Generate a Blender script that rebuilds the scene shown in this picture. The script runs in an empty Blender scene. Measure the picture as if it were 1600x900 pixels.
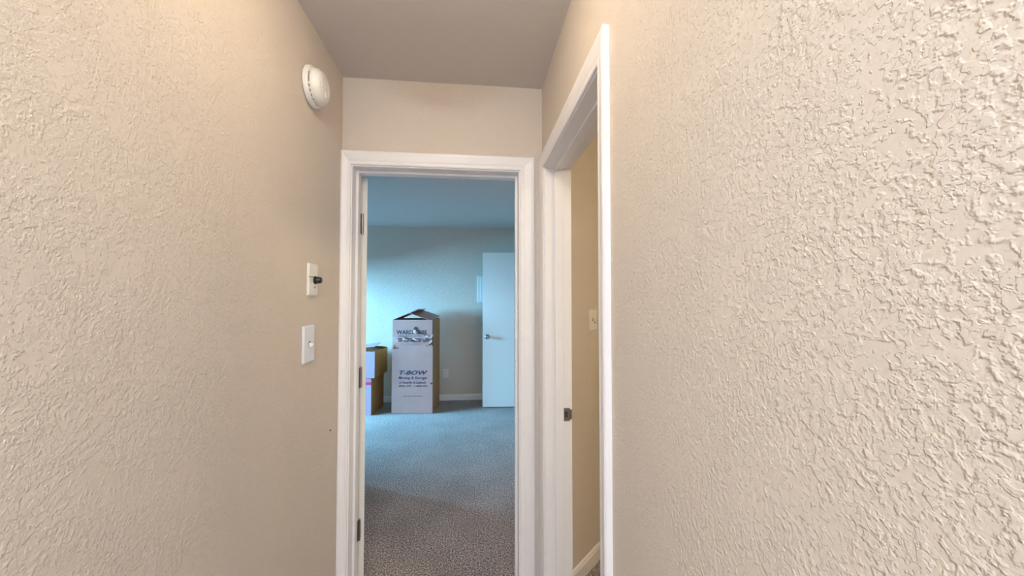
import bpy, bmesh, math, random
from mathutils import Vector, Matrix, noise
random.seed(7)
PI = math.pi
scene = bpy.context.scene
COL = scene.collection

# ------------------------------------------------------------------ camera
CAM_H = 1.442
cd = bpy.data.cameras.new('camera'); cam = bpy.data.objects.new('camera', cd); COL.objects.link(cam)
cam.location = (0, 0, CAM_H)
cam.rotation_euler = (math.radians(90 + 1.532), 0, math.radians(-6.028))
cd.sensor_width = 36; cd.lens = 572.8 / 1600 * 36; cd.clip_start = .02
scene.camera = cam

# ------------------------------------------------------------------ world, lights, exposure
w = bpy.data.worlds.new('world'); scene.world = w; w.use_nodes = True
bgn = w.node_tree.nodes['Background']
bgn.inputs[0].default_value = (.30, .62, 1, 1); bgn.inputs[1].default_value = .6
scene.view_settings.view_transform = 'Standard'; scene.view_settings.look = 'None'
scene.view_settings.exposure = 1.1; scene.view_settings.gamma = 1; scene.view_settings.use_curve_mapping = False

def area(name, loc, direction, sx, sy, power, color):
    l = bpy.data.lights.new(name, 'AREA'); l.shape = 'RECTANGLE'; l.size = sx; l.size_y = sy
    l.energy = power; l.color = color
    o = bpy.data.objects.new(name, l); COL.objects.link(o); o.location = loc
    o.rotation_euler = Vector(direction).to_track_quat('-Z', 'Y').to_euler()
    return o
WIN_Y0, WIN_Y1, WIN_Z0, WIN_Z1 = 3.72, 5.05, .25, 1.74
# daylight from the sky falling through the bedroom window, and light thrown back up by the ground outside
area('sky_light', (-5.0, 4.0, 1.7), (1, .06, -.12), 2.4, 1.2, 680, (.22, .64, 1))
area('ground_bounce_light', (-3.2, 4.3, .4), (1, 0, .8), 1.2, .6, 3, (.20, .58, 1))
# added fill before the rear wall, standing in for daylight from behind
area('rear_fill_light', (-.13, -2.0, 1.05), (0, 1, -.1), .85, 1.9, 7, (.76, .87, 1))

# ------------------------------------------------------------------ materials
def nm(name):
    m = bpy.data.materials.new(name); m.use_nodes = True
    nt = m.node_tree; b = nt.nodes['Principled BSDF']
    return m, nt, b
def N(nt, t, **k):
    n = nt.nodes.new(t)
    for a, v in k.items(): setattr(n, a, v)
    return n
def plain(name, col, rough=.5, metal=0, spec=.5):
    m, nt, b = nm(name)
    tc = N(nt, 'ShaderNodeTexCoord'); no = N(nt, 'ShaderNodeTexNoise'); no.inputs['Scale'].default_value = 30
    no.inputs['Detail'].default_value = 4
    nt.links.new(tc.outputs['Object'], no.inputs['Vector'])
    mx = N(nt, 'ShaderNodeMix', data_type='RGBA'); mx.inputs[6].default_value = (*[c * .975 for c in col], 1)
    mx.inputs[7].default_value = (*[min(1, c * 1.015) for c in col], 1)
    nt.links.new(no.outputs['Fac'], mx.inputs[0]); nt.links.new(mx.outputs[2], b.inputs['Base Color'])
    b.inputs['Roughness'].default_value = rough; b.inputs['Metallic'].default_value = metal
    b.inputs['Specular IOR Level'].default_value = spec
    return m

def wall_material(name, col, strength=.48, dist=.0022):
    """knockdown plaster: flattened islands with short crisp edges, broken by smooth patches"""
    m, nt, b = nm(name); L = nt.links.new
    tc = N(nt, 'ShaderNodeTexCoord')
    def noi(scale, detail, dis, off):
        mp = N(nt, 'ShaderNodeMapping'); mp.inputs['Location'].default_value = (off, off * 1.7, off * .6)
        L(tc.outputs['Object'], mp.inputs['Vector'])
        n = N(nt, 'ShaderNodeTexNoise'); n.inputs['Scale'].default_value = scale
        n.inputs['Detail'].default_value = detail; n.inputs['Distortion'].default_value = dis
        n.inputs['Roughness'].default_value = .55
        L(mp.outputs['Vector'], n.inputs['Vector']); return n.outputs['Fac']
    def mr(x, a, c, lo=0, hi=1, smooth=True):
        r = N(nt, 'ShaderNodeMapRange'); r.interpolation_type = 'SMOOTHSTEP' if smooth else 'LINEAR'
        r.inputs['From Min'].default_value = a; r.inputs['From Max'].default_value = c
        r.inputs['To Min'].default_value = lo; r.inputs['To Max'].default_value = hi
        L(x, r.inputs['Value']); return r.outputs['Result']
    def ma(op, a, c):
        r = N(nt, 'ShaderNodeMath', operation=op)
        for i, v in enumerate((a, c)):
            if isinstance(v, (int, float)): r.inputs[i].default_value = v
            else: L(v, r.inputs[i])
        return r.outputs[0]
    big = noi(15, 2, .1, 3)                         # where the coat is smooth
    shift = mr(big, .52, .66, 0, .09)
    edge = mr(noi(48, 2, 0, 12), .42, .58, .05, .30)                  # crisp edge here, feathered edge there
    def island(x, w_):
        r = N(nt, 'ShaderNodeMapRange'); r.interpolation_type = 'SMOOTHSTEP'
        L(x, r.inputs['Value']); r.inputs['From Min'].default_value = .44; L(ma('ADD', w_, .44), r.inputs['From Max']); return r.outputs['Result']
    isl = island(ma('SUBTRACT', noi(145, 2.5, .12, 0), shift), edge)    # the flattened islands
    fine = island(noi(200, 2, .2, 9), edge)                          # smaller crumbs
    rough_area = mr(big, .42, .62, 1, .1)
    h = ma('ADD', isl, ma('MULTIPLY', ma('MULTIPLY', fine, .35), rough_area))
    bu = N(nt, 'ShaderNodeBump'); bu.inputs['Strength'].default_value = strength; bu.inputs['Distance'].default_value = dist
    L(h, bu.inputs['Height']); L(bu.outputs['Normal'], b.inputs['Normal'])
    mx = N(nt, 'ShaderNodeMix', data_type='RGBA'); L(noi(5, 3, 0, 5), mx.inputs[0])
    mx.inputs[6].default_value = (*[c * .97 for c in col], 1); mx.inputs[7].default_value = (*[c * 1.02 for c in col], 1)
    L(mx.outputs[2], b.inputs['Base Color'])
    b.inputs['Roughness'].default_value = .62; b.inputs['Specular IOR Level'].default_value = .2
    return m

def carpet_material():
    m, nt, b = nm('carpet'); L = nt.links.new
    tc = N(nt, 'ShaderNodeTexCoord')
    n1 = N(nt, 'ShaderNodeTexNoise'); n1.inputs['Scale'].default_value = 120; n1.inputs['Detail'].default_value = 3; n1.inputs['Roughness'].default_value = .7
    n2 = N(nt, 'ShaderNodeTexNoise'); n2.inputs['Scale'].default_value = 3; n2.inputs['Detail'].default_value = 3
    n3 = N(nt, 'ShaderNodeTexVoronoi'); n3.inputs['Scale'].default_value = 170
    for n in (n1, n2, n3): L(tc.outputs['Object'], n.inputs['Vector'])
    cr = N(nt, 'ShaderNodeValToRGB'); e = cr.color_ramp.elements
    e[0].position = .38; e[0].color = (.07, .055, .05, 1); e[1].position = .62; e[1].color = (.80, .68, .64, 1)
    k = cr.color_ramp.elements.new(.5); k.color = (.31, .275, .27, 1)
    L(n1.outputs['Fac'], cr.inputs[0])
    mr = N(nt, 'ShaderNodeMapRange'); mr.inputs['From Min'].default_value = .3; mr.inputs['From Max'].default_value = .7
    mr.inputs['To Min'].default_value = .86; mr.inputs['To Max'].default_value = 1.1
    L(n2.outputs['Fac'], mr.inputs['Value'])
    mx = N(nt, 'ShaderNodeMix', data_type='RGBA', blend_type='MULTIPLY'); mx.inputs[0].default_value = 1
    L(cr.outputs['Color'], mx.inputs[6]); L(mr.outputs['Result'], mx.inputs[7]); L(mx.outputs[2], b.inputs['Base Color'])
    ad = N(nt, 'ShaderNodeMath', operation='ADD'); L(n1.outputs['Fac'], ad.inputs[0]); L(n3.outputs['Distance'], ad.inputs[1])
    bu = N(nt, 'ShaderNodeBump'); bu.inputs['Strength'].default_value = .8; bu.inputs['Distance'].default_value = .006
    L(ad.outputs[0], bu.inputs['Height']); L(bu.outputs['Normal'], b.inputs['Normal'])
    b.inputs['Roughness'].default_value = .95; b.inputs['Specular IOR Level'].default_value = .1
    b.inputs['Sheen Weight'].default_value = .15
    return m

def cardboard_material(name, col):
    m, nt, b = nm(name); L = nt.links.new
    tc = N(nt, 'ShaderNodeTexCoord')
    wv = N(nt, 'ShaderNodeTexWave'); wv.inputs['Scale'].default_value = 60; wv.inputs['Distortion'].default_value = .3; wv.bands_direction = 'X'
    no = N(nt, 'ShaderNodeTexNoise'); no.inputs['Scale'].default_value = 9; no.inputs['Detail'].default_value = 5
    for n in (wv, no): L(tc.outputs['Object'], n.inputs['Vector'])
    mx = N(nt, 'ShaderNodeMix', data_type='RGBA'); L(no.outputs['Fac'], mx.inputs[0])
    mx.inputs[6].default_value = (*[c * .88 for c in col], 1); mx.inputs[7].default_value = (*[c * 1.08 for c in col], 1)
    L(mx.outputs[2], b.inputs['Base Color'])
    ad = N(nt, 'ShaderNodeMath', operation='MULTIPLY_ADD'); L(wv.outputs['Fac'], ad.inputs[0]); ad.inputs[1].default_value = .15; L(no.outputs['Fac'], ad.inputs[2])
    bu = N(nt, 'ShaderNodeBump'); bu.inputs['Strength'].default_value = .25; bu.inputs['Distance'].default_value = .01
    L(ad.outputs[0], bu.inputs['Height']); L(bu.outputs['Normal'], b.inputs['Normal'])
    b.inputs['Roughness'].default_value = .6
    return m

def glass_material():
    m = bpy.data.materials.new('window_glass'); m.use_nodes = True; nt = m.node_tree; nt.nodes.clear()
    o = N(nt, 'ShaderNodeOutputMaterial'); t = N(nt, 'ShaderNodeBsdfTransparent'); g = N(nt, 'ShaderNodeBsdfGlossy')
    g.inputs['Roughness'].default_value = .03; fr = N(nt, 'ShaderNodeFresnel'); fr.inputs[0].default_value = 1.45
    ms = N(nt, 'ShaderNodeMixShader'); nt.links.new(fr.outputs[0], ms.inputs[0]); nt.links.new(t.outputs[0], ms.inputs[1])
    nt.links.new(g.outputs[0], ms.inputs[2]); nt.links.new(ms.outputs[0], o.inputs[0]); return m

M = {}
M['wall'] = wall_material('tan_knockdown_wall', (.70, .625, .555))
M['ceil'] = plain('ceiling_paint', (.66, .62, .60), .9, spec=.1)
M['carpet'] = carpet_material()
M['trim'] = plain('white_trim_paint', (.88, .86, .88), .38)
M['door'] = plain('white_door_paint', (.80, .80, .78), .42)
M['plate'] = plain('white_plastic', (.84, .82, .79), .35)
M['plate2'] = plain('white_plastic_cool', (.80, .82, .88), .35)
M['black'] = plain('black_plastic', (.012, .012, .014), .3)
M['slot'] = plain('dark_slot', (.05, .045, .04), .6)
M['nickel'] = plain('satin_nickel', (.42, .40, .38), .33, 1)
M['dull'] = plain('tarnished_hinge_metal', (.27, .235, .22), .42, .8)
M['kraft'] = cardboard_material('kraft_cardboard', (.50, .25, .215))
M['kraft2'] = cardboard_material('orange_kraft_cardboard', (.46, .23, .085))  # also the shaded side tone of the wardrobe box
M['whitecard'] = cardboard_material('white_printed_cardboard', (.44, .28, .34))
M['torn'] = plain('torn_paper_edge', (.60, .42, .34), .8)
M['tape'] = plain('packing_tape', (.60, .54, .46), .22)
M['ink'] = plain('navy_ink', (.018, .028, .075), .6)
M['red'] = plain('red_ink', (.55, .02, .10), .6)
M['glass'] = glass_material()
m, nt, b = nm('lit_opal_glass'); b.inputs['Base Color'].default_value = (.9, .9, .88, 1)
b.inputs['Emission Color'].default_value = (1, .80, .54, 1); b.inputs['Emission Strength'].default_value = 8; M['lamp'] = m
m, nt, b = nm('fill_dome_glass_cool'); b.inputs['Base Color'].default_value = (.9, .9, .88, 1)
b.inputs['Emission Color'].default_value = (.82, .92, 1, 1); b.inputs['Emission Strength'].default_value = 41; M['fill_lamp'] = m
m, nt, b = nm('lit_opal_glass_dim'); b.inputs['Base Color'].default_value = (.9, .9, .88, 1)
b.inputs['Emission Color'].default_value = (1, .82, .50, 1); b.inputs['Emission Strength'].default_value = 34; M['lamp2'] = m

# ------------------------------------------------------------------ mesh helpers
def box(bm, x0, x1, y0, y1, z0, z1, bev=0, mat=None):
    r = bmesh.ops.create_cube(bm, size=1)
    vs = r['verts']
    T = Matrix.Translation(((x0 + x1) / 2, (y0 + y1) / 2, (z0 + z1) / 2)) @ Matrix.Diagonal((x1 - x0, y1 - y0, z1 - z0, 1))
    bmesh.ops.transform(bm, matrix=T, verts=vs)
    if bev:
        es = list({e for v in vs for e in v.link_edges})
        r2 = bmesh.ops.bevel(bm, geom=es, offset=bev, segments=2, affect='EDGES', profile=.5)
        vs = list({v for f in r2['faces'] for v in f.verts} | {v for v in vs if v.is_valid})
    if mat is not None: bmesh.ops.transform(bm, matrix=mat, verts=vs)
    return vs
def lathe(bm, prof, n=32, mat=None):
    """prof: (r, z) pairs turned about z"""
    rings = []
    for r, z in prof:
        if r < 1e-6: rings.append([bm.verts.new((0, 0, z))])
        else: rings.append([bm.verts.new((r * math.cos(2 * PI * i / n), r * math.sin(2 * PI * i / n), z)) for i in range(n)])
    for a, c in zip(rings, rings[1:]):
        for i in range(n):
            j = (i + 1) % n
            if len(a) == 1 and len(c) == 1: continue
            if len(a) == 1: bm.faces.new((a[0], c[i], c[j]))
            elif len(c) == 1: bm.faces.new((a[i], a[j], c[0]))
            else: bm.faces.new((a[i], a[j], c[j], c[i]))
    vs = [v for r in rings for v in r]
    if mat is not None: bmesh.ops.transform(bm, matrix=mat, verts=vs)
    return vs
def prism(bm, pts, y0, y1):
    """outline pts (x,z) pushed from y0 to y1"""
    a = [bm.verts.new((x, y0, z)) for x, z in pts]; c = [bm.verts.new((x, y1, z)) for x, z in pts]
    bm.faces.new(a); bm.faces.new(c[::-1]); n = len(pts)
    for i in range(n): bm.faces.new((a[i], c[i], c[(i + 1) % n], a[(i + 1) % n]))
def obj(name, bm, mat, parent=None, smooth=False, origin=None, label=None):
    bmesh.ops.recalc_face_normals(bm, faces=bm.faces)
    me = bpy.data.meshes.new(name)
    if origin is not None: bmesh.ops.translate(bm, verts=bm.verts, vec=-Vector(origin))
    bm.to_mesh(me); bm.free(); me.materials.append(mat)
    o = bpy.data.objects.new(name, me); COL.objects.link(o)
    if origin is not None: o.location = origin
    if parent: o.parent = parent
    if label: o['label'] = label
    if smooth:
        for p in me.polygons: p.use_smooth = True
        me.set_sharp_from_angle(angle=math.radians(40))
    return o
def boxobj(name, mat, dims, parent=None, bev=0, label=None):
    bm = bmesh.new()
    for d in (dims if isinstance(dims[0], (tuple, list)) else [dims]): box(bm, *d, bev=bev)
    return obj(name, bm, mat, parent, label=label)
def tag(o, label, cat, group=None, kind=None):
    if label: o['label'] = label
    if cat: o['category'] = cat
    if group: o['group'] = group
    if kind: o['kind'] = kind
    return o
def thing(name, label, cat, loc=(0, 0, 0), rot=(0, 0, 0), group=None):
    o = bpy.data.objects.new(name, None); COL.objects.link(o); o.location = loc; o.rotation_euler = rot
    o.empty_display_size = .05
    return tag(o, label, cat, group)
def struct(o, label):
    o['kind'] = 'structure'; o['label'] = label; return o
def struct_empty(name, label, loc=(0, 0, 0)):
    o = bpy.data.objects.new(name, None); COL.objects.link(o); o.location = loc; o.empty_display_size = .05
    return struct(o, label)

# ------------------------------------------------------------------ the setting
H = 2.44; XL, XR, D = -.589, .324, 1.704; WT = .122; YB = 5.265
RX = .92                                    # bedroom right wall face
DOOR_Z = 2.054
struct(boxobj('floor', M['carpet'], (-2.75, 2.55, -2.35, 5.42, -.10, 0)), 'speckled tan carpet running through hall, bedroom and side room')
struct(boxobj('ceiling', M['ceil'], (-2.75, 2.55, -2.35, 5.42, H, H + .1)), 'smooth off white painted ceiling')
struct(boxobj('wall_left', M['wall'], (XL - .115, XL, -2.2, D, 0, H)), 'long textured tan hallway wall carrying the smoke detector')
struct(boxobj('wall_rear', M['wall'], (XL - .115, XR + WT, -2.32, -2.2, 0, H)), 'tan wall closing the hallway behind the viewer')
RY0, RY1 = .882, 1.659                      # rough opening in the right wall
struct(boxobj('wall_right', M['wall'], [(XR, XR + WT, -2.2, RY0, 0, H), (XR, XR + WT, RY1, D, 0, H), (XR, XR + WT, RY0, RY1, DOOR_Z, H)]),
       'heavily textured tan hallway wall with the side doorway')
EX0, EX1 = -.565, .231                      # rough opening in the end wall
struct(boxobj('wall_end', M['wall'], [(-1.12, EX0, D, D + WT, 0, H), (EX1, XR + WT, D, D + WT, 0, H), (EX0, EX1, D, D + WT, DOOR_Z, H)]),
       'tan hallway end wall above and beside the bedroom doorway')
# bedroom shell
struct(boxobj('wall_bedroom_back', M['wall'], (-2.72, RX + .12, YB, YB + .12, 0, H)), 'tan back wall of the bedroom')
struct(boxobj('wall_bedroom_left', M['wall'], [(-2.72, -2.6, 2.98, WIN_Y0, 0, H), (-2.72, -2.6, WIN_Y1, YB, 0, H),
       (-2.72, -2.6, WIN_Y0, WIN_Y1, 0, WIN_Z0), (-2.72, -2.6, WIN_Y0, WIN_Y1, WIN_Z1, H)]), 'bedroom wall with the daylight window')
struct(boxobj('wall_bedroom_closet', M['wall'], [(-1.12, -1.0, D + WT, 3.05, 0, H), (-2.6, -1.12, 2.93, 3.05, 0, H)]), 'corner of the wall beside the open bedroom door')
CY0, CY1 = 3.97, 4.80                       # doorway in the bedroom right wall
struct(boxobj('wall_bedroom_right', M['wall'], [(RX, RX + .12, 2.30, CY0, 0, H), (RX, RX + .12, CY1 + .02, YB, 0, H), (RX, RX + .12, CY0, CY1 + .02, DOOR_Z, H)]),
       'bedroom wall where the open white door is hinged')
struct(boxobj('wall_far_closet', M['wall'], [(1.9, 2.0, 2.42, YB, 0, H), (RX + .12, 1.9, YB, YB + .12, 0, H)]), 'wall of the space behind the far doorway')
# side room: a diagonal wall seen through the side doorway
a0, a1 = Vector((.446, 1.777)), Vector((1.0, 2.302))
dv = (a1 - a0).normalized(); ln = (a1 - a0).length; ang = math.atan2(dv.y, dv.x)
bm = bmesh.new(); box(bm, 0, ln + .05, 0, .10, 0, H, mat=Matrix.Translation((a0.x, a0.y, 0)) @ Matrix.Rotation(ang, 4, 'Z'))
struct(obj('wall_diagonal', bm, M['wall']), 'angled tan wall seen through the side doorway')
struct(boxobj('wall_side_room', M['wall'], [(1.0, 2.4, 2.302, 2.42, 0, H), (2.4, 2.52, -.4, 2.42, 0, H), (XR + WT, 2.52, -.52, -.4, 0, H)]),
       'tan walls of the side room')

# baseboards with a small eased top
def baseboard(name, p0, p1, label, h=.083, t=.013):
    p0 = Vector(p0); p1 = Vector(p1); d = p1 - p0; L_ = d.length; a = math.atan2(d.y, d.x)
    bm = bmesh.new(); prof = [(0, 0), (-t, 0), (-t, h * .78), (-t * .75, h * .84), (-t * .7, h * .93), (-t * .35, h), (0, h)]
    A = [bm.verts.new((0, y, z)) for y, z in prof]; B = [bm.verts.new((L_, y, z)) for y, z in prof]
    bm.faces.new(A); bm.faces.new(B[::-1])
    for i in range(len(prof)):
        j = (i + 1) % len(prof); bm.faces.new((A[i], A[j], B[j], B[i]))
    o = obj(name, bm, M['trim']); o.location = (p0.x, p0.y, 0); o.rotation_euler = (0, 0, a)
    return struct(o, label)
# each runs so that the room is on its right hand side
baseboard('baseboard_diagonal', a0, a1, 'white baseboard along the angled wall in the side room')
baseboard('baseboard_bedroom_back', (-2.6, YB), (RX, YB), 'white baseboard along the bedroom back wall')
baseboard('baseboard_left', (XL, -2.2), (XL, D - .017), 'white baseboard along the left hallway wall')
baseboard('baseboard_right', (XR, .834), (XR, -2.2), 'white baseboard along the right hallway wall')
baseboard('baseboard_bedroom_left', (-2.6, 3.05), (-2.6, YB - .013), 'white baseboard under the bedroom window')

# ------------------------------------------------------------------ door casings (profiled, mitred)
PROF = [(0, 0), (0, .008), (.004, .0105), (.012, .0110), (.016, .0095), (.021, .0120), (.034, .0150), (.042, .0165), (.048, .0180), (.056, .0180), (.061, .0150), (.061, 0)]
def casing(parent, o, ux, uy, x0, x1, ztop, wl=.061, wr=.061, wt=.061, z0=0):
    """o: point on wall with opening coordinates along ux; uy: outward normal. x0/x1 inner edges."""
    o = Vector(o); ux = Vector(ux); uy = Vector(uy)
    def P(x, z, t): p = o + ux * x + uy * t; return (p.x, p.y, z)
    def strip(name, fa, fb):
        bm = bmesh.new(); A = [bm.verts.new(fa(s, t)) for s, t in PROF]; B = [bm.verts.new(fb(s, t)) for s, t in PROF]
        n = len(PROF); bm.faces.new(A); bm.faces.new(B[::-1])
        for i in range(n): j = (i + 1) % n; bm.faces.new((A[i], A[j], B[j], B[i]))
        obj(name, bm, M['trim'], parent)
    kl, kr, kt = wl / .061, wr / .061, wt / .061
    strip('side_casing', lambda s, t: P(x0 - s * kl, z0, t), lambda s, t: P(x0 - s * kl, ztop + s * kt, t))
    strip('side_casing', lambda s, t: P(x1 + s * kr, z0, t), lambda s, t: P(x1 + s * kr, ztop + s * kt, t))
    strip('head_casing', lambda s, t: P(x0 - s * kl, ztop + s * kt, t), lambda s, t: P(x1 + s * kr, ztop + s * kt, t))
JZ = 2.036
# end doorway
t1 = struct_empty('trim_1', 'white frame around the bedroom doorway at the end of the hall', (0, D, 0))
t1.location = (0, 0, 0)
casing(t1, (0, D, 0), (1, 0, 0), (0, -1, 0), -.548, .218, 2.041, .041, .066, .061)
JY0, JY1 = D - .001, D + WT + .012
boxobj('side_jamb', M['trim'], [(-.565, -.543, JY0, JY1, 0, JZ), (-.543, -.532, JY0 + .055, JY0 + .09, 0, JZ)], t1, .0012)
boxobj('side_jamb', M['trim'], [(.212, .231, JY0, JY1, 0, JZ), (.201, .212, JY0 + .055, JY0 + .09, 0, JZ)], t1, .0012)
boxobj('head_jamb', M['trim'], [(-.565, .231, JY0, JY1, JZ, JZ + .018), (-.532, .201, JY0 + .055, JY0 + .09, JZ - .011, JZ)], t1, .0012)
casing(t1, (0, D + WT, 0), (1, 0, 0), (0, 1, 0), -.548, .218, 2.041)
# side doorway
t2 = struct_empty('trim_2', 'white frame around the side doorway on the right')
casing(t2, (XR, 0, 0), (0, 1, 0), (-1, 0, 0), .899, 1.643, 2.041, .061, .060, .061)
IX0, IX1 = XR - .001, XR + WT + .001
boxobj('side_jamb', M['trim'], [(IX0, IX1, .882, .904, 0, JZ), (IX0 + .045, IX0 + .083, .904, .915, 0, JZ)], t2, .0012)
fj = boxobj('side_jamb', M['trim'], [(IX0, IX1, 1.638, 1.659, 0, JZ), (IX0 + .045, IX0 + .083, 1.627, 1.638, 0, JZ)], t2, .0012)
boxobj('head_jamb', M['trim'], [(IX0, IX1, .882, 1.659, JZ, JZ + .018), (IX0 + .045, IX0 + .083, .915, 1.627, JZ - .011, JZ)], t2, .0012)
# strike plate with curled lip
bm = bmesh.new()
zc = .915
box(bm, .408, .436, 1.6350, 1.6385, zc - .029, zc + .029, bev=.0008)
pts = []
for i in range(7):
    a = i / 6 * 1.2; pts.append((.434 + .016 * math.sin(a), 1.6350 + .010 * (1 - math.cos(a))))
for i in range(6):
    (xa, ya), (xb, yb) = pts[i], pts[i + 1]
    vs = [bm.verts.new(p) for p in ((xa, ya, zc - .022), (xb, yb, zc - .022), (xb, yb, zc + .022), (xa, ya, zc + .022),
                                     (xa, ya + .002, zc - .022), (xb, yb + .002, zc - .022), (xb, yb + .002, zc + .022), (xa, ya + .002, zc + .022))]
    for q in ((0, 1, 2, 3), (7, 6, 5, 4), (0, 4, 5, 1), (1, 5, 6, 2), (2, 6, 7, 3), (3, 7, 4, 0)): bm.faces.new([vs[k] for k in q])
bmesh.ops.remove_doubles(bm, verts=bm.verts, dist=1e-6)
sp = obj('strike_plate', bm, M['nickel'], t2, label='metal strike plate on the far jamb')
bm = bmesh.new(); box(bm, .413, .425, 1.6342, 1.6352, zc - .013, zc + .013); obj('latch_hole', bm, M['slot'], sp)
for dz in (-.021, .021):
    bm = bmesh.new(); lathe(bm, [(0, .0012), (.0032, .0009), (.0040, 0)], 12, Matrix.Translation((.420, 1.6350, zc + dz)) @ Matrix.Rotation(PI / 2, 4, 'X')); obj('screw', bm, M['nickel'], sp)
# far doorway in the bedroom
t3 = struct_empty('trim_3', 'white frame of the doorway in the bedroom right wall')
casing(t3, (RX, 0, 0), (0, 1, 0), (-1, 0, 0), CY0 + .02, CY1, 2.041)
boxobj('side_jamb', M['trim'], (RX, RX + .12, CY0, CY0 + .018, 0, JZ), t3)
boxobj('side_jamb', M['trim'], (RX, RX + .12, CY1 + .002, CY1 + .02, 0, JZ), t3)
boxobj('head_jamb', M['trim'], (RX, RX + .12, CY0, CY1 + .02, JZ, JZ + .018), t3)

# ------------------------------------------------------------------ bedroom window
w1 = struct_empty('window_1', 'white framed daylight window in the bedroom left wall')
boxobj('window_frame', M['trim'], [(-2.69, -2.62, WIN_Y0, WIN_Y0 + .05, WIN_Z0, WIN_Z1), (-2.69, -2.62, WIN_Y1 - .05, WIN_Y1, WIN_Z0, WIN_Z1),
    (-2.69, -2.62, WIN_Y0 + .05, WIN_Y1 - .05, WIN_Z0, WIN_Z0 + .05), (-2.69, -2.62, WIN_Y0 + .05, WIN_Y1 - .05, WIN_Z1 - .05, WIN_Z1)], w1)
ym = (WIN_Y0 + WIN_Y1) / 2
boxobj('mullion', M['trim'], (-2.68, -2.63, ym - .02, ym + .02, WIN_Z0 + .05, WIN_Z1 - .05), w1)
for ya, yb in ((WIN_Y0 + .05, ym - .02), (ym + .02, WIN_Y1 - .05)):
    boxobj('pane', M['glass'], (-2.658, -2.652, ya, yb, WIN_Z0 + .05, WIN_Z1 - .05), w1)
boxobj('window_sill', M['trim'], (-2.62, -2.55, WIN_Y0 - .04, WIN_Y1 + .04, WIN_Z0 - .025, WIN_Z0), w1, .004)

# ------------------------------------------------------------------ doors
def knob(parent, x, z, yf, s, mat=M['nickel']):
    """round knob on face at y=yf pointing s in y"""
    R_ = Matrix.Translation((x, yf, z)) @ Matrix.Rotation(PI / 2 * (1 if s < 0 else -1), 4, 'X')
    bm = bmesh.new()
    lathe(bm, [(0, 0), (.032, 0), (.032, .004), (.027, .009), (.013, .011), (.011, .028), (.014, .034), (.024, .040), (.0275, .050), (.026, .060), (.019, .067), (0, .069)], 28, R_)
    return obj('door_knob', bm, mat, parent, smooth=True)
def leaf(name, label, w_, h_, loc, rz, side=1, knobs=True, knob_z=.93):
    """flush door; hinge pin at the origin, leaf runs along +x, thickness to side*y"""
    t = struct_empty(name, label); t.location = loc; t.rotation_euler = (0, 0, rz)
    y0, y1 = (0, .035) if side > 0 else (-.035, 0)
    boxobj('door_leaf', M['door'], (.003, .003 + w_, y0, y1, .012, .012 + h_), t, .0015)
    if knobs:
        knob(t, w_ - .057, knob_z, y0, -1); knob(t, w_ - .057, knob_z, y1, 1)
        bm = bmesh.new(); box(bm, w_ + .0025, w_ + .0045, (y0 + y1) / 2 - .0125, (y0 + y1) / 2 + .0125, knob_z - .028, knob_z + .028, bev=.0005)
        lp = obj('latch_plate', bm, M['nickel'], t)
    return t
# bedroom door, swung back against the bedroom wall, only its hinge edge shows
d1 = leaf('door_1', 'bedroom door swung open out of sight behind the left jamb', .745, 2.02, (-.550, D + WT + .017, 0), math.radians(114), side=-1)
for hz in (1.800, 1.058, .336):
    bm = bmesh.new()
    box(bm, -.5438, -.5408, JY1 - .038, JY1 + .001, hz - .0475, hz + .0475, bev=.0008)      # leaf let into the jamb
    hg = obj('hinge_plate', bm, M['dull'], t1, label='tarnished metal hinge plate')
    bm = bmesh.new(); n = 5
    for k in range(n):
        za = hz - .0475 + k * .019 + .0006
        lathe(bm, [(0, za), (.0058, za), (.0058, za + .0178), (0, za + .0178)], 14, Matrix.Translation((-.5375, JY1 + .0045, 0)))
    lathe(bm, [(0, hz + .0475), (.0050, hz + .0478), (.0045, hz + .0515), (0, hz + .053)], 14, Matrix.Translation((-.5375, JY1 + .0045, 0)))
    obj('hinge_knuckle', bm, M['nickel'], hg, smooth=True)
# white flush door standing open in the bedroom
d2 = leaf('door_2', 'white flush door with a round knob standing open beside the bedroom back wall', .765, 2.03, (.892, 4.832, 0), math.radians(180 - 4.4), side=1, knob_z=.93)
for hz in (.25, 1.05, 1.8):
    bm = bmesh.new(); lathe(bm, [(0, hz - .045), (.006, hz - .045), (.006, hz + .045), (0, hz + .045)], 12, Matrix.Translation((-.002, 0, 0)))
    obj('hinge', bm, M['nickel'], d2)
# side room door, opened into the side room out of sight
d3 = leaf('door_3', 'side room door opened out of sight behind the near jamb', .70, 2.02, (XR + WT + .010, .896, 0), math.radians(-6), side=-1, knob_z=.915)

# ------------------------------------------------------------------ things on the hallway left wall
RXW = Matrix.Rotation(PI / 2, 4, 'Y')         # local z -> +x
sm = thing('smoke_detector', 'round white smoke detector high on the left hallway wall near the corner', 'smoke detector', (XL, 1.376, 2.204))
bm = bmesh.new(); lathe(bm, [(0, 0), (.066, 0), (.071, .004), (.071, .014), (.067, .019), (0, .019)], 48, RXW); obj('base', bm, M['plate'], sm, smooth=True)
bm = bmesh.new(); lathe(bm, [(0, .018), (.0595, .018), (.0595, .0225), (0, .0225)], 48, RXW); obj('vent_gap', bm, M['slot'], sm, smooth=True)
bm = bmesh.new()
for k in range(24):
    a = 2 * PI * k / 24
    if 4 < k < 7: continue
    box(bm, .0185, .0225, -.0035, .0035, .0585, .0625, mat=Matrix.Rotation(a, 4, 'X'))
obj('vent_rib', bm, M['plate'], sm)
bm = bmesh.new(); lathe(bm, [(0, .022), (.061, .022), (.0625, .026), (.060, .037), (.050, .049), (.0465, .0515), (0, .0515)], 48, RXW); obj('cover', bm, M['plate'], sm, smooth=True)
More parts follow.
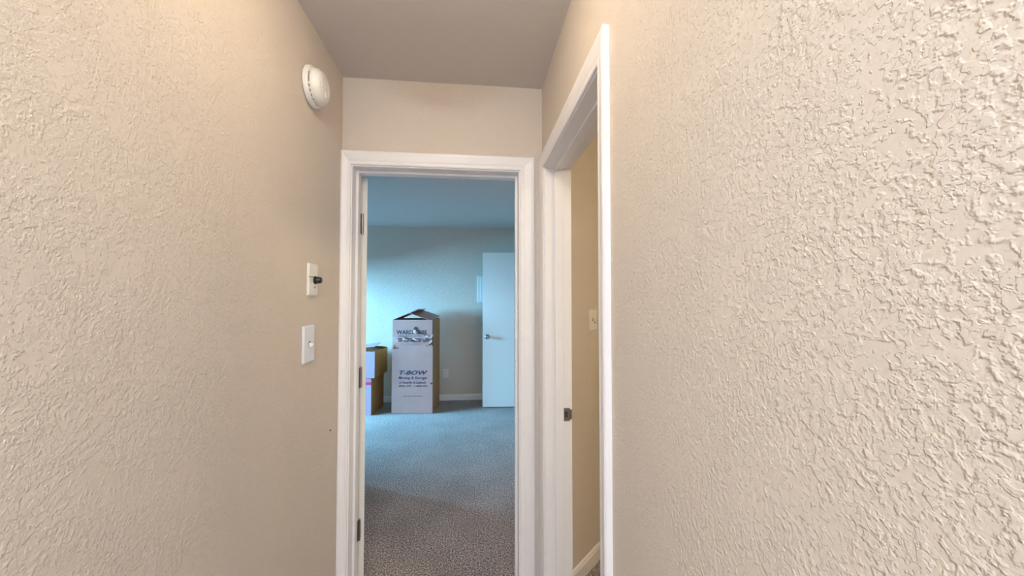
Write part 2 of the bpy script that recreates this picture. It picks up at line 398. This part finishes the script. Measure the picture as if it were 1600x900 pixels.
bm = bmesh.new(); box(bm, .0505, .0545, -.013, .013, -.034, -.014, bev=.0015, mat=Matrix.Rotation(math.radians(25), 4, 'X')); obj('test_button', bm, M['plate'], sm)
bm = bmesh.new(); lathe(bm, [(.0335, .0512), (.0335, .0530), (.0355, .0530), (.0355, .0512)], 40, RXW); obj('raised_ring', bm, M['plate'], sm, smooth=True)

def plate(name, label, cat, loc, rz, w_=.07, h_=.115, mat=M['plate']):
    """wall plate facing local -y"""
    t = thing(name, label, cat, loc, (0, 0, rz))
    bm = bmesh.new(); v = box(bm, -w_ / 2, w_ / 2, -.0065, 0, -h_ / 2, h_ / 2)
    fr = [f for f in bm.faces if all(abs(q.co.y + .0065) < 1e-5 for q in f.verts)]
    bmesh.ops.bevel(bm, geom=[e for f in fr for e in f.edges], offset=.004, segments=3, affect='EDGES')
    obj('plate', bm, mat, t, smooth=True); return t
def screw(t, x, z, y=-.0065, mat=M['plate']):
    bm = bmesh.new(); lathe(bm, [(0, .0012), (.0028, .0009), (.0034, 0)], 14, Matrix.Translation((x, y, z)) @ Matrix.Rotation(PI / 2, 4, 'X'))
    s = obj('screw', bm, mat, t); return s
FL = PI / 2          # faces +x (left wall)
t = plate('timer_switch', 'white wall plate with a black rotary knob, above the toggle switch', 'wall switch', (XL, 1.412, 1.508), FL, .078, .118)
bm = bmesh.new(); lathe(bm, [(0, 0), (.0150, 0), (.0150, .004), (.0125, .006), (.0115, .020), (.0095, .023), (0, .023)], 26, Matrix.Translation((.012, -.0062, -.001)) @ Matrix.Rotation(PI / 2, 4, 'X'))
kb = obj('rotary_knob', bm, M['black'], t, smooth=True, label='black rotary knob')
bm = bmesh.new(); box(bm, -.0395, .0395, -.0071, -.0060, .0095, .0112); obj('seam', bm, M['slot'], t)
screw(t, .002, .042); screw(t, .002, -.042)
for x in (.004, .018):
    bm = bmesh.new(); box(bm, x, x + .003, -.0071, -.0060, -.031, -.024); obj('dial_mark', bm, M['slot'], t)
t = plate('toggle_switch', 'white toggle light switch on the left wall, below the black knob plate', 'wall switch', (XL, 1.386, 1.277), FL, .088, .132, M['plate2'])
bm = bmesh.new(); box(bm, -.0065, .0065, -.0072, -.0055, -.009, .009); fr = obj('toggle_slot', bm, M['slot'], t)
bm = bmesh.new(); box(bm, -.005, .005, -.020, -.004, -.005, .008, bev=.0015, mat=Matrix.Rotation(math.radians(24), 4, 'X')); obj('toggle', bm, M['plate2'], t)
screw(t, 0, .030); screw(t, 0, -.030)
# small nail hole lower on the left wall
bm = bmesh.new(); lathe(bm, [(0, .0035), (.003, .003), (.0045, 0), (0, 0)], 10, RXW)
tag(obj('wall_nail', bm, M['slot'], origin=None), 'tiny dark nail head low on the left wall near the door frame', 'nail'); bpy.data.objects['wall_nail'].location = (XL, 1.606, .893)

# double plate on the diagonal wall
pd = Vector((.657, 1.976)); nrm = Vector((dv.y, -dv.x))
t = plate('side_room_switch', 'white switch plate on the angled wall inside the side doorway', 'wall switch', (pd.x, pd.y, 1.318), ang, .082, .118)
for x, z in ((-.010, .006), (.014, -.008)):
    bm = bmesh.new(); box(bm, x - .0045, x + .0045, -.0072, -.0055, z - .009, z + .009); obj('toggle_slot', bm, M['slot'], t)
    bm = bmesh.new(); box(bm, x - .004, x + .004, -.017, -.004, z - .001, z + .008, bev=.001); obj('toggle', bm, M['plate'], t)
# outlet on the bedroom back wall
t = plate('wall_outlet', 'white electrical outlet low on the bedroom back wall right of the tall box', 'outlet', (-.382, YB, .381), 0, .075, .120)
for dz in (-.0205, .0205):
    bm = bmesh.new(); box(bm, -.0165, .0165, -.0085, -.005, dz - .014, dz + .014, bev=.002); s = obj('socket', bm, M['plate2'], t)
    bm = bmesh.new()
    for x in (-.0065, .0065): box(bm, x - .0012, x + .0012, -.0090, -.0080, dz - .003, dz + .007)
    obj('slots', bm, M['slot'], s)
screw(t, 0, 0)
# panel half hidden by the open door
t = thing('wall_panel', 'flat white service panel on the back wall, half hidden by the open white door', 'panel', (.0, YB, 0))
boxobj('frame', M['door'], [(.062, .40, -.016, 0, 1.375, 1.755)], t, .003)
boxobj('cover_door', M['door'], [(.100, .37, -.022, -.014, 1.41, 1.72)], t, .002)

# ------------------------------------------------------------------ ceiling lamps (out of the frame above)
def dome(name, label, loc, mat, r=.15):
    t = thing(name, label, 'ceiling light', loc)
    bm = bmesh.new(); lathe(bm, [(0, 0), (r * .9, 0), (r * .9, -.018), (r * .8, -.022), (0, -.022)], 40); obj('mount', bm, M['plate'], t, smooth=True)
    bm = bmesh.new(); prof = [(r * math.cos(a), -.022 - .075 * math.sin(a)) for a in [i * PI / 2 / 8 for i in range(8)]] + [(0, -.097)]
    lathe(bm, prof, 40); obj('glass_shade', bm, mat, t, smooth=True)
    return t
dome('ceiling_light', 'round opal glass ceiling light in the hallway above the viewer', (-.13, .80, H), M['lamp'])
dome('ceiling_light', 'added cool fill light shaped as a ceiling dome, in the hallway behind the viewer', (-.13, -.78, H), M['fill_lamp'], .18)  # dome added behind the viewer to brighten the near walls
dome('ceiling_light', 'round opal glass ceiling light in the side room', (1.5, .7, H), M['lamp2'])

# floor lamp added out of sight right of the doorway, warm fill for floor and lower wall
fl = thing('added_floor_lamp', 'added unseen floor lamp with a closed dark dome shade, in the bedroom beside the doorway', 'lamp', (.60, 2.75, 0))
bm = bmesh.new(); lathe(bm, [(0, 0), (.13, 0), (.13, .012), (.03, .025), (0, .025)], 32); obj('base', bm, M['dull'], fl, smooth=True)
bm = bmesh.new(); lathe(bm, [(0, .02), (.010, .02), (.010, 1.50), (0, 1.50)], 16); obj('pole', bm, M['dull'], fl, smooth=True)
bm = bmesh.new(); lathe(bm, [(.115, 1.40), (.105, 1.46), (.075, 1.51), (.02, 1.535), (0, 1.54), (0, 1.532), (.02, 1.527), (.07, 1.50), (.10, 1.455), (.112, 1.40)], 32, Matrix.Translation((-.0, 0, 0))); obj('lamp_shade', bm, M['dull'], fl, smooth=True)
ld = bpy.data.lights.new('warm_fill_light', 'POINT'); ld.energy = 6; ld.color = (1, .52, .18); ld.shadow_soft_size = .05
lo = bpy.data.objects.new('warm_fill_light', ld); COL.objects.link(lo); lo.location = (.60, 2.75, 1.375)

# ------------------------------------------------------------------ cardboard boxes
def carton_body(bm, w_, d_, z0, z1, th=.006, bulge=0):
    """open topped carton: local x 0..w, y 0..d"""
    o = [(0, 0), (w_, 0), (w_, d_), (0, d_)]; i_ = [(th, th), (w_ - th, th), (w_ - th, d_ - th), (th, d_ - th)]
    V = lambda pts, z: [bm.verts.new((x, y, z)) for x, y in pts]
    ob, ot, it, ib = V(o, z0), V(o, z1), V(i_, z1), V(i_, z0 + th)
    bm.faces.new(ob[::-1]); bm.faces.new(ib)
    for k in range(4):
        j = (k + 1) % 4
        bm.faces.new((ob[k], ob[j], ot[j], ot[k])); bm.faces.new((ot[k], ot[j], it[j], it[k])); bm.faces.new((it[k], it[j], ib[j], ib[k]))
def text_part(name, s, size, x, z, y, mat, parent, width=None, shear=0, bold=0, height=None):
    cu = bpy.data.curves.new(name, 'FONT'); cu.body = s; cu.size = size; cu.align_x = 'CENTER'; cu.align_y = 'CENTER'
    cu.shear = shear; cu.offset = bold; cu.extrude = .0004; cu.resolution_u = 3
    tmp = bpy.data.objects.new(name, cu); COL.objects.link(tmp)
    bpy.context.view_layer.update()
    me = bpy.data.meshes.new_from_object(tmp.evaluated_get(bpy.context.evaluated_depsgraph_get()))
    bpy.data.objects.remove(tmp)
    xs = [v.co.x for v in me.vertices]; ys = [v.co.y for v in me.vertices]
    cx, cy = (min(xs) + max(xs)) / 2, (min(ys) + max(ys)) / 2
    sx = width / (max(xs) - min(xs)) if width else 1; sy = height / (max(ys) - min(ys)) if height else 1
    for v in me.vertices:
        a, c, e = v.co; v.co = ((a - cx) * sx + x, y - e, (c - cy) * sy + z)
    me.materials.clear(); me.materials.append(mat)
    o = bpy.data.objects.new(name, me); COL.objects.link(o); o.parent = parent; return o
def flap(name, parent, mat, length, depth, hinge, ang_, axis='y', th=.005, label=None):
    """flap: a board hinged along y (length) at hinge, reaching depth, lifted by ang_"""
    bm = bmesh.new(); box(bm, 0, depth, 0, length, -th / 2, th / 2, bev=.001)
    o = obj(name, bm, mat, parent, label=label); o.location = hinge
    o.rotation_euler = (0, -ang_, 0) if axis == 'y' else axis
    return o

# tall wardrobe box
W_, D_, H_ = .505, .43, 1.165
RZ = math.radians(-6.1)
u_ = Vector((math.cos(RZ), math.sin(RZ)))
fr_ = Vector((-.503, 4.690)); bl = fr_ - u_ * W_
tb = thing('wardrobe_box', 'tall printed cardboard wardrobe box with torn front and open top flaps', 'box', (bl.x, bl.y, 0), (0, 0, RZ))
bm = bmesh.new(); carton_body(bm, W_, D_, 0, H_)
obj('body', bm, M['kraft2'], tb)  # same card throughout: shade is in the body colour, fronts get the lit tone
boxobj('upper_front', M['kraft'], (0, W_ - .004, -.0016, -.0001, .80, H_ - .001), tb, label='upper front in the lit tone of the card, with printed lettering')
# lower sleeve panel standing slightly proud of the front, rough top edge
bm = bmesh.new()
top = []; n = 40
for i in range(n + 1):
    x = -.004 + (W_ + .006) * i / n
    z = .842 + .006 * noise.noise(Vector((x * 18, 0, 0))) + (.010 if i < 3 else 0) - (.010 if i > 33 else 0)
    top.append((x, z))
prism(bm, [(-.004, .004)] + [(W_ + .002, .004)] + top[::-1], -.009, -.0005)
obj('front_panel', bm, M['kraft'], tb, label='flattened lower front panel with printed lettering')
# buckled cardboard strip between the two panels
bm = bmesh.new(); nx, nz = 36, 8; g = []
for i in range(nx + 1):
    row = []
    for k in range(nz + 1):
        x = .004 + (W_ - .012) * i / nx; z = .845 + .115 * k / nz
        e = math.sin(PI * k / nz) * min(1, i / 4, (nx - i) / 2)
        y = -.002 - e * (.007 + .009 * noise.noise(Vector((x * 9, z * 22, 4))) + .005 * noise.noise(Vector((x * 30, z * 40, 9))))
        row.append(bm.verts.new((x, y, z)))
    g.append(row)
for i in range(nx):
    for k in range(nz): bm.faces.new((g[i][k], g[i + 1][k], g[i + 1][k + 1], g[i][k + 1]))
obj('crumpled_strip', bm, M['kraft'], tb, smooth=True, label='crumpled, buckled cardboard under the tear')
# print
def TX(u): return .060 + (u - 620) / 48 * .375
text_part('printed_text', 'WARDROBE', .07, .240, 1.010, -.0024, M['ink'], tb, .385, height=.052, bold=.001)
text_part('printed_text', 'HANGING CLOTHES', .02, .222, .962, -.0024, M['ink'], tb, .30, height=.016)
text_part('printed_text', 'THIS SIDE UP', .07, .262, .915, -.016, M['ink'], tb, .40, height=.046, bold=.001)
text_part('printed_text', 'T-BOW', .07, .268, .508, -.0096, M['ink'], tb, .355, height=.052, shear=.28, bold=.0022)
text_part('printed_text', 'Moving & Storage', .05, .258, .440, -.0096, M['ink'], tb, .355, height=.046, shear=.3, bold=.0006)
text_part('printed_text', 'of Amarillo & Lubbock', .03, .258, .386, -.0096, M['ink'], tb, .335, height=.030, shear=.3, bold=.0002)
text_part('printed_text', '(806) 372 - 1-800-692', .03, .262, .340, -.0096, M['ink'], tb, .355, height=.024, bold=.0006)
text_part('printed_text', 'www.tbowmoving.com', .03, .262, .216, -.0096, M['ink'], tb, .240, height=.014, bold=.0006)
# torn pieces of paper and dark gashes across the print
def shard(name, mat, pts, y, parent, lift=.012):
    bm = bmesh.new(); n = len(pts); cx = sum(p[0] for p in pts) / n; cz = sum(p[1] for p in pts) / n
    A = [bm.verts.new((x, y - lift * random.random(), z)) for x, z in pts]; B = [bm.verts.new((x, y + .002, z)) for x, z in pts]
    c = bm.verts.new((cx, y - lift, cz)); e = bm.verts.new((cx, y + .002, cz))
    for i in range(n):
        j = (i + 1) % n; bm.faces.new((A[i], A[j], c)); bm.faces.new((B[j], B[i], e)); bm.faces.new((A[i], B[i], B[j], A[j]))
    return obj(name, bm, mat, parent)
def px(u, v): return ((u - 612.3) / 64.0 * W_, H_ - (v - 501) / 145 * H_)
def sh(name, mat, q, y=-.006, lift=.012):
    cu_ = sum(p[0] for p in q) / len(q); cv = sum(p[1] for p in q) / len(q); k = .78 if name == 'torn_paper' else 1
    return shard(name, mat, [px(cu_ + (p[0] - cu_) * k, cv + (p[1] - cv) * k) for p in q], y + .003, tb, lift * .7)
sh('torn_paper', M['torn'], [(644, 520), (648, 513), (650, 518), (655, 521), (650, 524), (645, 521)], -.010)
sh('gash', M['slot'], [(645.5, 515), (648, 511.5), (651, 513), (648.5, 516), (654, 520), (659, 522), (655, 523), (649, 519)], -.012, .004)
sh('gash', M['slot'], [(660, 523), (672, 526), (680, 529), (674, 528.5), (665, 526)], -.012, .004)
sh('torn_paper', M['torn'], [(627, 532), (630, 528), (636, 530), (639, 532.5), (630, 533)], -.018)
sh('torn_paper', M['torn'], [(642, 530), (645, 528.5), (652, 531), (658, 533), (650, 534)], -.018)
sh('gash', M['slot'], [(630.5, 527), (636, 528.5), (640, 530), (634, 530.5)], -.022, .003)
sh('gash', M['slot'], [(639, 533.5), (645, 532), (648, 534), (641, 534.5)], -.022, .003)
sh('torn_paper', M['torn'], [(664, 524), (670, 525), (674, 529), (668, 529), (664, 527)], -.013)
sh('torn_paper', M['torn'], [(672, 527), (676, 522.5), (678.5, 523), (677, 528), (674, 531), (672, 530)], -.014)
sh('torn_paper', M['torn'], [(670, 537), (674, 532), (677, 533), (675, 538), (671, 540)], -.018)
sh('gash', M['slot'], [(670, 539), (675, 536.5), (676, 538), (672, 540.5)], -.022, .003)
sh('torn_paper', M['torn'], [(612, 543), (615, 541), (616, 545), (613, 546)], -.014)
sh('gash', M['slot'], [(612.5, 545), (614, 542), (615, 546)], -.020, .003)
sh('gash', M['slot'], [(617.5, 544), (618.8, 542.5), (619, 546)], -.020, .003)
# dark split down the right edge of the upper front, hand hole lower on the side
boxobj('split_edge', M['slot'], (W_ - .0065, W_ + .0012, -.0020, .002, .80, 1.155), tb)
bm = bmesh.new(); lathe(bm, [(0, 0), (.012, 0), (.012, .0015), (0, .0015)], 18, Matrix.Translation((W_ - .012, -.0088, .375)) @ Matrix.Rotation(PI / 2, 4, 'X')); obj('hole', bm, M['slot'], tb)
# top flaps: left and right meet as a tent, front and back are tucked inside
flap('top_flap', tb, M['kraft'], D_ - .01, .335, (.002, .005, H_ + .002), math.radians(22))
rf = flap('top_flap', tb, M['kraft'], D_ - .01, .300, (W_ - .002, D_ - .005, H_ + .002), 0); rf.rotation_euler = (-.11, -math.radians(19), PI); rf.location.z += .028
bm = bmesh.new(); box(bm, .02, W_ - .02, .010, .014, H_ - .25, H_ - .004); obj('tucked_flap', bm, M['kraft'], tb)
bm = bmesh.new(); box(bm, .02, W_ - .02, D_ - .014, D_ - .010, H_ - .25, H_ - .004); obj('tucked_flap', bm, M['kraft'], tb)

# two cartons stacked left of it
RZ2 = math.radians(-8)
u2 = Vector((math.cos(RZ2), math.sin(RZ2)))
c0 = Vector((-1.243, 4.690)); w2, d2_, h2 = .50, .40, .450; b2 = c0 - u2 * w2
lb = thing('striped_carton', 'white carton with red stripes, underneath the stack at left', 'box', (b2.x, b2.y, 0), (0, 0, RZ2))
bm = bmesh.new(); carton_body(bm, w2, d2_, 0, h2); obj('body', bm, M['kraft2'], lb)
boxobj('front_face', M['whitecard'], (0.0, w2, -.0016, -.0001, .001, h2 - .001), lb, label='pale printed front')
boxobj('printed_stripe', M['red'], (0.0, w2, -.0028, -.0014, .432 - .016, .432 - .007), lb)
boxobj('printed_stripe', M['red'], (0.0, w2, -.0028, -.0014, .372, .405), lb)
boxobj('printed_line', M['ink'], (0.0, w2, -.0028, -.0014, .440, .443), lb)
text_part('printed_text', 'L', .05, w2 - .085, .055, -.0020, M['ink'], lb, .025, height=.055)
boxobj('top_flap', M['kraft2'], [(0.006, w2 - .006, .006, d2_ / 2 - .002, h2, h2 + .004), (0.006, w2 - .006, d2_ / 2 + .002, d2_ - .006, h2, h2 + .004)], lb)
c0 = Vector((-1.203, 4.680)); w3, d3_, h3 = .50, .42, .325; b3 = c0 - u2 * w3
ub = thing('open_carton', 'open brown carton with pale front, on top of the striped carton', 'box', (b3.x, b3.y, h2 + .005), (0, 0, RZ2))
bm = bmesh.new(); carton_body(bm, w3, d3_, 0, h3); obj('body', bm, M['kraft2'], ub)
boxobj('front_face', M['whitecard'], (0.0, w3, -.0016, -.0001, .001, h3 - .001), ub, label='pale front')
bm = bmesh.new(); box(bm, 0, w3 - .01, 0, .20, -.0025, .0025); o = obj('top_flap', bm, M['whitecard'], ub, label='pale front flap raised over the opening'); o.location = (.005, .012, h3 + .016); o.rotation_euler = (math.radians(7), math.radians(-5), 0)
bm = bmesh.new(); box(bm, 0, w3 - .01, -.20, 0, -.0025, .0025); o = obj('top_flap', bm, M['kraft2'], ub); o.location = (.005, d3_ - .004, h3 + .003); o.rotation_euler = (math.radians(-10), 0, 0)
